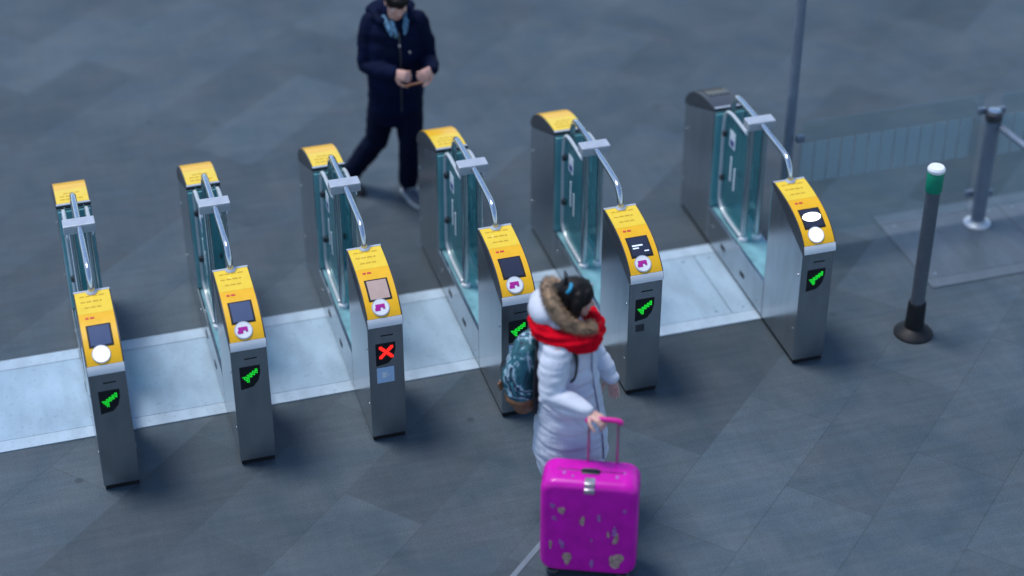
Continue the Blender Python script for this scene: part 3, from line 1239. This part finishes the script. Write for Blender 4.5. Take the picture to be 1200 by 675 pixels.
def scarf_folds(co, nn):
    a = math.atan2(co.y, co.x)
    return .009 * sin(co.z * 150 + 3 * sin(a * 1.5) + a * 2) * .6 + .008 * noise.noise(co * 14)


bm = bmesh.new()
ring = []
for k in range(20):
    a = 2 * pi * k / 20
    x, y = cos(a), sin(a)
    ring.append(Vector((.0 + .172 * x, -.005 + .172 * y, 1.385 - .022 * x - .014 * max(0, -y) * (1 + x))))
tube(bm, ring, [(.062, .050)] * 20, 16, ref=(0, 0, 1), closed=True)
ring = []
for k in range(20):
    a = 2 * pi * k / 20
    x, y = cos(a), sin(a)
    ring.append(Vector((.055 + .110 * x, -.02 + .118 * y, 1.395 - .050 * x)))
tube(bm, ring, [(.048, .040)] * 20, 16, ref=(0, 0, 1), closed=True)
ellipsoid(bm, (.115, -.085, 1.325), (.080, .085, .058))
mesh_obj('scarf', remesh(bm, .0055, 4, scarf_folds), 'scarf_red', wo, 3)


def hair_folds(co, nn):
    return .003 * noise.noise(Vector((co.x * 22, co.y * 70, co.z * 14))) + .0012 * noise.noise(co * 90)


bm = bmesh.new()
ellipsoid(bm, P(-.016, 0, .040), (.110, .092, .098), R)
ellipsoid(bm, P(-.060, 0, -.010), (.070, .086, .090), R)
for sg in (-1, 1):
    tube(bm, smooth_path([P(.045, sg * .048, .085), P(.022, sg * .078, .04), P(.008, sg * .086, -.02), P(.006, sg * .084, -.075), P(.020, sg * .078, -.110)], 4),
         [.024] * 10 + [.024, .022, .020, .018, .016, .013, .009], 10)
    tube(bm, smooth_path([P(.0, sg * .070, .075), P(-.01, sg * .094, .02), P(-.01, sg * .092, -.05), P(.005, sg * .085, -.11)], 4),
         [.030] * 6 + [.030, .029, .028, .026, .023, .019, .012], 10)
ellipsoid(bm, (-.060, -.005, 1.612), (.046, .050, .046))
ellipsoid(bm, (-.070, -.010, 1.570), (.050, .060, .060))
tube(bm, [Vector((-.015, -.03, 1.65)), Vector((-.015, -.03, 1.685)), Vector((-.008, -.03, 1.71)), Vector((-.022, -.03, 1.738))],
     [.018, .013, .009, .005], 8)
hair = mesh_obj('hair', remesh(bm, .0045, 3, hair_folds), 'hair', wo, 3)
bm = bmesh.new()
ring = [Vector((.006, -.052, 1.662)) + Vector((.012 * cos(a), .026 * sin(a), .022 * cos(a))) for a in [2 * pi * k / 14 for k in range(14)]]
tube(bm, ring, .010, 8, closed=True)
to_obj('hair_tie', bm, 'hair_tie', hair, 3)
bm = bmesh.new()
tube(bm, smooth_path([P(-.005, -.100, .036), P(.030, -.094, .048), P(.060, -.080, .062), P(.088, -.05, .076)], 5), [.0042] * 16, 6)
to_obj('hair_band', bm, 'latch_metal', hair, 3)
# legs and boots
bm = bmesh.new()
for sg in (-1, 1):
    k0 = wv(.05 + sg * .03, sg * .085, .47)
    a0 = wv(.06 + sg * .05, sg * .08, .11)
    tube(bm, [wv(.02, sg * .09, .80), k0, k0.lerp(a0, .6), a0], [.098, .075, .064, .060], 14)
mesh_obj('trousers', remesh(bm, .008, 4, hood_folds), 'black_trousers', wo, 3)
for sg in (-1, 1):
    a0 = wv(.0 + sg * .05, sg * .08, 0)
    shoe(wo, (a0.x, a0.y), (f.x, f.y), mat='black_trousers', sole='charcoal')

# ---- backpack on her back (its own frame sits at the pack's foot)
bp = empty('backpack', (W0[0] + .045, W0[1] - .012, .0), RZ, 'teal leaf-print backpack with brown base on the back of the white coat', 'backpack')


def pk(fb, lt, z):
    return wv(fb, lt, z)


def pack_folds(co, nn):
    return .008 * noise.noise(Vector((co.x * 12, co.y * 12, co.z * 12))) + .003 * noise.noise(co * 35)


bm = bmesh.new()
tube(bm, [pk(-.285, -.015, .84), pk(-.290, -.015, .88), pk(-.292, -.015, .98), pk(-.285, -.015, 1.10), pk(-.272, -.015, 1.17), pk(-.255, -.01, 1.225),
          pk(-.245, -.01, 1.25)],
     [(.100, .150), (.112, .160), (.114, .162), (.106, .155), (.090, .140), (.065, .115), (.035, .07)], 28, ref=f)
ellipsoid(bm, pk(-.375, -.015, .965), (.055, .125, .115), Matrix((f, l, Vector((0, 0, 1)))).transposed())
pack = mesh_obj('pack_body', remesh(bm, .008, 4, pack_folds), 'leaf_print', bp, 3)
bm = bmesh.new()
tube(bm, [pk(-.285, -.015, .815), pk(-.285, -.015, .828), pk(-.290, -.015, .862)], [(.095, .140), (.108, .155), (.1205, .168)], 28, ref=f)
mesh_obj('base_panel', remesh(bm, .008, 4, pack_folds), 'leather_brown', bp, 3)
bm = bmesh.new()
tube(bm, [pk(-.192, -.015, .80), pk(-.190, -.015, 1.0), pk(-.185, -.015, 1.20), pk(-.19, -.012, 1.29)],
     [(.024, .158), (.024, .170), (.022, .158), (.018, .11)], 20, ref=f)
mesh_obj('back_panel', remesh(bm, .008, 3), 'black_strap', bp, 3)
for sg, nm in ((-1, 'shoulder_strap'), (1, 'shoulder_strap')):
    bm = bmesh.new()
    path = smooth_path([pk(-.205, sg * .10, 1.27), pk(-.14, sg * .120, 1.385), pk(-.02, sg * .135, 1.425), pk(.030, sg * .165, 1.36),
                        pk(.062, sg * .183, 1.28), pk(.066, sg * .192, 1.20), pk(.045, sg * .190, 1.12), pk(-.03, sg * .165, 1.06),
                        pk(-.12, sg * .185, .98), pk(-.20, sg * .15, .92)], 6)
    ws = [.026 if i < 28 else .010 for i in range(len(path))]
    # flat webbing lying on the coat
    outs = []
    tube(bm, path, [(w_, .007) for w_ in ws], 10, ref=l)
    to_obj(nm, bm, 'black_strap', bp, 3)
bm = bmesh.new()
tube(bm, smooth_path([pk(-.405, -.10, .985), pk(-.43, -.05, 1.0), pk(-.44, 0, 1.005), pk(-.43, .05, 1.0)], 4), .005, 6)
to_obj('pocket_zip', bm, 'black_strap', bp, 3)
bm = bmesh.new()
box(bm, -.006, .006, -.018, .018, -.026, .026, .003)
o = to_obj('leather_tab', bm, 'leather_brown', bp, .5)
o.location = pk(-.405, -.135, .945)
o.rotation_euler = (0.2, -.25, -.6)
bm = bmesh.new()
tube(bm, smooth_path([pk(-.235, -.05, 1.245), pk(-.245, -.03, 1.295), pk(-.245, .01, 1.295), pk(-.235, .03, 1.245)], 5), .008, 8)
to_obj('grab_loop', bm, 'black_strap', bp, 3)

# ---- man reading his phone beyond the gates
M0 = (-.821, 2.864, 0)
mf = Vector((.28, -.96, 0)).normalized()
ml = Vector((-mf.y, mf.x, 0))       # his left = picture right


def mv(fb, lt, z):
    return mf * fb + ml * lt + Vector((0, 0, z))


wR, wL = Vector((.005, -.262, 1.200)), Vector((.285, -.245, 1.225))
eR, eL = Vector((-.205, -.050, 1.150)), Vector((.235, .035, 1.160))
sR, sL = Vector((-.165, .015, 1.475)), Vector((.170, .045, 1.475))
ph = Vector((.156, -.372, 1.172))
bm = bmesh.new()
mh = Vector((.028, -.045, 1.665))
P2, R2 = head(bm, mh, (.30, -.84, -.46), (.1, -.3, 1), 1.03)
tube(bm, [mv(-.02, 0, 1.42), mv(.0, 0, 1.52), mh + Vector((0, .02, -.03))], [.075, .062, .062], 14)
tube(bm, [mv(0, 0, .86), mv(0, 0, 1.05), mv(-.01, 0, 1.3), mv(-.02, 0, 1.44), mv(-.02, 0, 1.48)],
     [(.10, .155), (.095, .15), (.12, .18), (.09, .16), (.05, .09)], 18, ref=mf)
for s_, e_, w_ in ((sR, eR, wR), (sL, eL, wL)):
    tube(bm, [s_, s_.lerp(e_, .5), e_, e_.lerp(w_, .5), w_], [.058, .05, .044, .038, .029], 12)
hand(bm, wR, (.86, -.50, .02), (-.30, -.80, .35), .95, 1, 1.08)
hand(bm, wL, (-.62, -.76, -.12), (.45, -.75, .35), .95, -1, 1.08)
legs = (((-.095, .02, .86), (-.165, .03, .49), (-.405, .140, .10)), ((.085, .0, .86), (.095, -.035, .47), (.062, .035, .10)))
for h_, k_, a_ in legs:
    h_, k_, a_ = Vector(h_), Vector(k_), Vector(a_)
    tube(bm, [h_, k_, a_], [.09, .058, .042], 12)
    tube(bm, [a_ - Vector((0, 0, .035)), a_ + Vector((.06, -.10, -.055))], [.038, .03], 10)
man = mesh_obj('person', remesh(bm, .0048, 3), 'skin', None, 3)
man.location = M0
man.rotation_euler = (0, 0, RZ)
tag(man, 'person in dark navy jacket and trousers looking down at a phone beyond the gates', 'person')
eyes(P2, R2, man, 1.03)


def cloth_folds(co, nn):
    return .010 * noise.noise(Vector((co.x * 7, co.y * 7, co.z * 12))) + .005 * noise.noise(co * 22)


bm = bmesh.new()
tube(bm, [mv(0, -.01, .775), mv(0, -.01, .80), mv(0, -.005, .95), mv(0, 0, 1.12), mv(-.005, 0, 1.30), mv(-.015, 0, 1.43), mv(-.02, 0, 1.51), mv(-.015, 0, 1.55)],
     [(.150, .200), (.158, .212), (.155, .208), (.152, .205), (.150, .212), (.130, .195), (.10, .14), (.075, .09)], 28, ref=mf)
tube(bm, [sR, sR.lerp(eR, .5) + Vector((-.012, 0, 0)), eR, eR.lerp(wR, .5), wR - (wR - eR).normalized() * .012], [.082, .078, .072, .063, .050], 16)
tube(bm, [sL, sL.lerp(eL, .5) + Vector((.012, 0, 0)), eL, eL.lerp(wL, .5), wL - (wL - eL).normalized() * .012], [.082, .078, .072, .063, .050], 16)
jk = mesh_obj('jacket', remesh(bm, .008, 5, cloth_folds), 'navy_jacket', man, 3)
bm = bmesh.new()
ellipsoid(bm, mv(-.105, 0, 1.545), (.19, .105, .075), Matrix.Rotation(0.28, 3, 'Z'))
ring = []
for k in range(18):
    a = radians(52) + radians(256) * k / 17
    ring.append(mv(-.015 + .115 * cos(a), .125 * sin(a), 1.548 - .035 * cos(a)))
tube(bm, ring, [.034] * 18, 12)
mesh_obj('hood', remesh(bm, .008, 5, cloth_folds), 'navy_jacket', man, 3)
bm = bmesh.new()
tube(bm, smooth_path([mv(.13, .004, 1.46), mv(.163, .004, 1.33), mv(.166, .004, 1.15), mv(.166, .0, .98), mv(.164, 0, .83)], 4), [(.006, .004)] * 17, 6, ref=ml)
to_obj('zip', bm, 'charcoal', jk, 3)
bm = bmesh.new()
for lt, z in ((.0, 1.365), (.075, 1.305)):
    ellipsoid(bm, mv(.162, lt, z), (.008, .006, .013), seg=10)
to_obj('zip_pull', bm, 'latch_metal', jk, 3)
bm = bmesh.new()
for sg in (-1, 1):
    tube(bm, smooth_path([mv(.035, sg * .085, 1.555), mv(.085, sg * .072, 1.525), mv(.118, sg * .058, 1.485), mv(.134, sg * .048, 1.44)], 4),
         [(.020, .009)] * 9 + [(.017, .008), (.014, .007), (.011, .006), (.007, .005)], 10, ref=ml)
tube(bm, smooth_path([mv(.07, -.028, 1.53), mv(.115, -.022, 1.47), mv(.135, -.016, 1.43)], 4), [(.016, .010)] * 9, 10, ref=ml)
to_obj('scarf', bm, 'blue_shirt', man, 3)


def trouser_folds(co, nn):
    k = 1. if co.z < .45 else .6
    return k * (.008 * noise.noise(Vector((co.x * 8, co.y * 8, co.z * 22))) + .004 * noise.noise(co * 25))


bm = bmesh.new()
tube(bm, [mv(0, 0, .76), mv(0, 0, .88)], [(.125, .17), (.125, .175)], 20, ref=mf)
for h_, k_, a_ in legs:
    h_, k_, a_ = Vector(h_), Vector(k_), Vector(a_)
    tube(bm, [h_, h_.lerp(k_, .45), k_, k_.lerp(a_, .55), a_.lerp(k_, .08)], [.112, .108, .092, .082, .078], 16)
mesh_obj('trousers', remesh(bm, .008, 5, trouser_folds), 'navy_denim', man, 3)
shoe(man, (.035, .065), (.50, -.86), s=1.05)
shoe(man, (-.475, .205), (.70, -.70), s=1.05, mat='black_trousers', sole='charcoal')
bm = bmesh.new()
ellipsoid(bm, P2(-.018, 0, .048), (.112, .094, .094), R2)
ellipsoid(bm, P2(-.060, 0, .0), (.072, .088, .085), R2)
ellipsoid(bm, P2(.052, 0, .086), (.052, .062, .034), R2)
mesh_obj('hair', remesh(bm, .006, 3, hair_folds), 'hair', man, 3)

# ---- the phone between his hands
pz = (mh + Vector((0, 0, .0)) - ph).normalized()
px = Vector((.95, -.04, .26))
px = (px - pz * px.dot(pz)).normalized()
py = pz.cross(px)
MR = Matrix((px, py, pz)).transposed().to_4x4()
Mw = Matrix.Translation(Vector(M0)) @ Matrix.Rotation(RZ, 4, 'Z')
phone = empty('smartphone', (0, 0, 0), 0, 'small smartphone held level in both hands of the navy-jacketed person', 'smartphone')
phone.matrix_world = Mw @ Matrix.Translation(ph) @ MR
bm = bmesh.new()
box(bm, -.073, .073, -.036, .036, -.0045, .0040, .004, 3)
to_obj('phone_body', bm, 'phone_case', phone, .6)
bm = bmesh.new()
box(bm, -.068, .068, -.032, .032, .0042, .0052, .0003)
to_obj('phone_screen', bm, 'screen_dark', phone)

# ------------------------------------------------------------------ light
EL, AZ = radians(71), radians(309)    # high, soft daylight from the upper left, beyond the gates
world = bpy.data.worlds.new('World')
scene.world = world
world.use_nodes = True
nt = world.node_tree
bg = nt.nodes['Background']
sky = nt.nodes.new('ShaderNodeTexSky')
sky.sky_type = 'NISHITA'
sky.sun_disc = False
sky.sun_elevation = EL
sky.sun_rotation = AZ
sky.air_density = 1.0
sky.dust_density = .2
sky.ozone_density = 2.6
nt.links.new(sky.outputs['Color'], bg.inputs['Color'])
bg.inputs['Strength'].default_value = .11
sl = bpy.data.lights.new('sun', 'SUN')
sl.energy = 1.8
sl.angle = radians(18)
sl.color = (1.0, .97, .95)
so = bpy.data.objects.new('sun', sl)
col.objects.link(so)
dirv = Vector((sin(AZ) * cos(EL), cos(AZ) * cos(EL), sin(EL)))
so.rotation_euler = (-dirv).to_track_quat('-Z', 'Y').to_euler()
so.location = (0, 0, 12)

vs_ = scene.view_settings
scene.display_settings.display_device = 'sRGB'
vs_.view_transform = 'Standard'
vs_.look = 'None'
vs_.exposure = 0.74
vs_.gamma = 1
vs_.use_curve_mapping = False
scene.render.engine = 'CYCLES'
scene.cycles.use_denoising = True
scene.cycles.max_bounces = 8
scene.cycles.transparent_max_bounces = 16
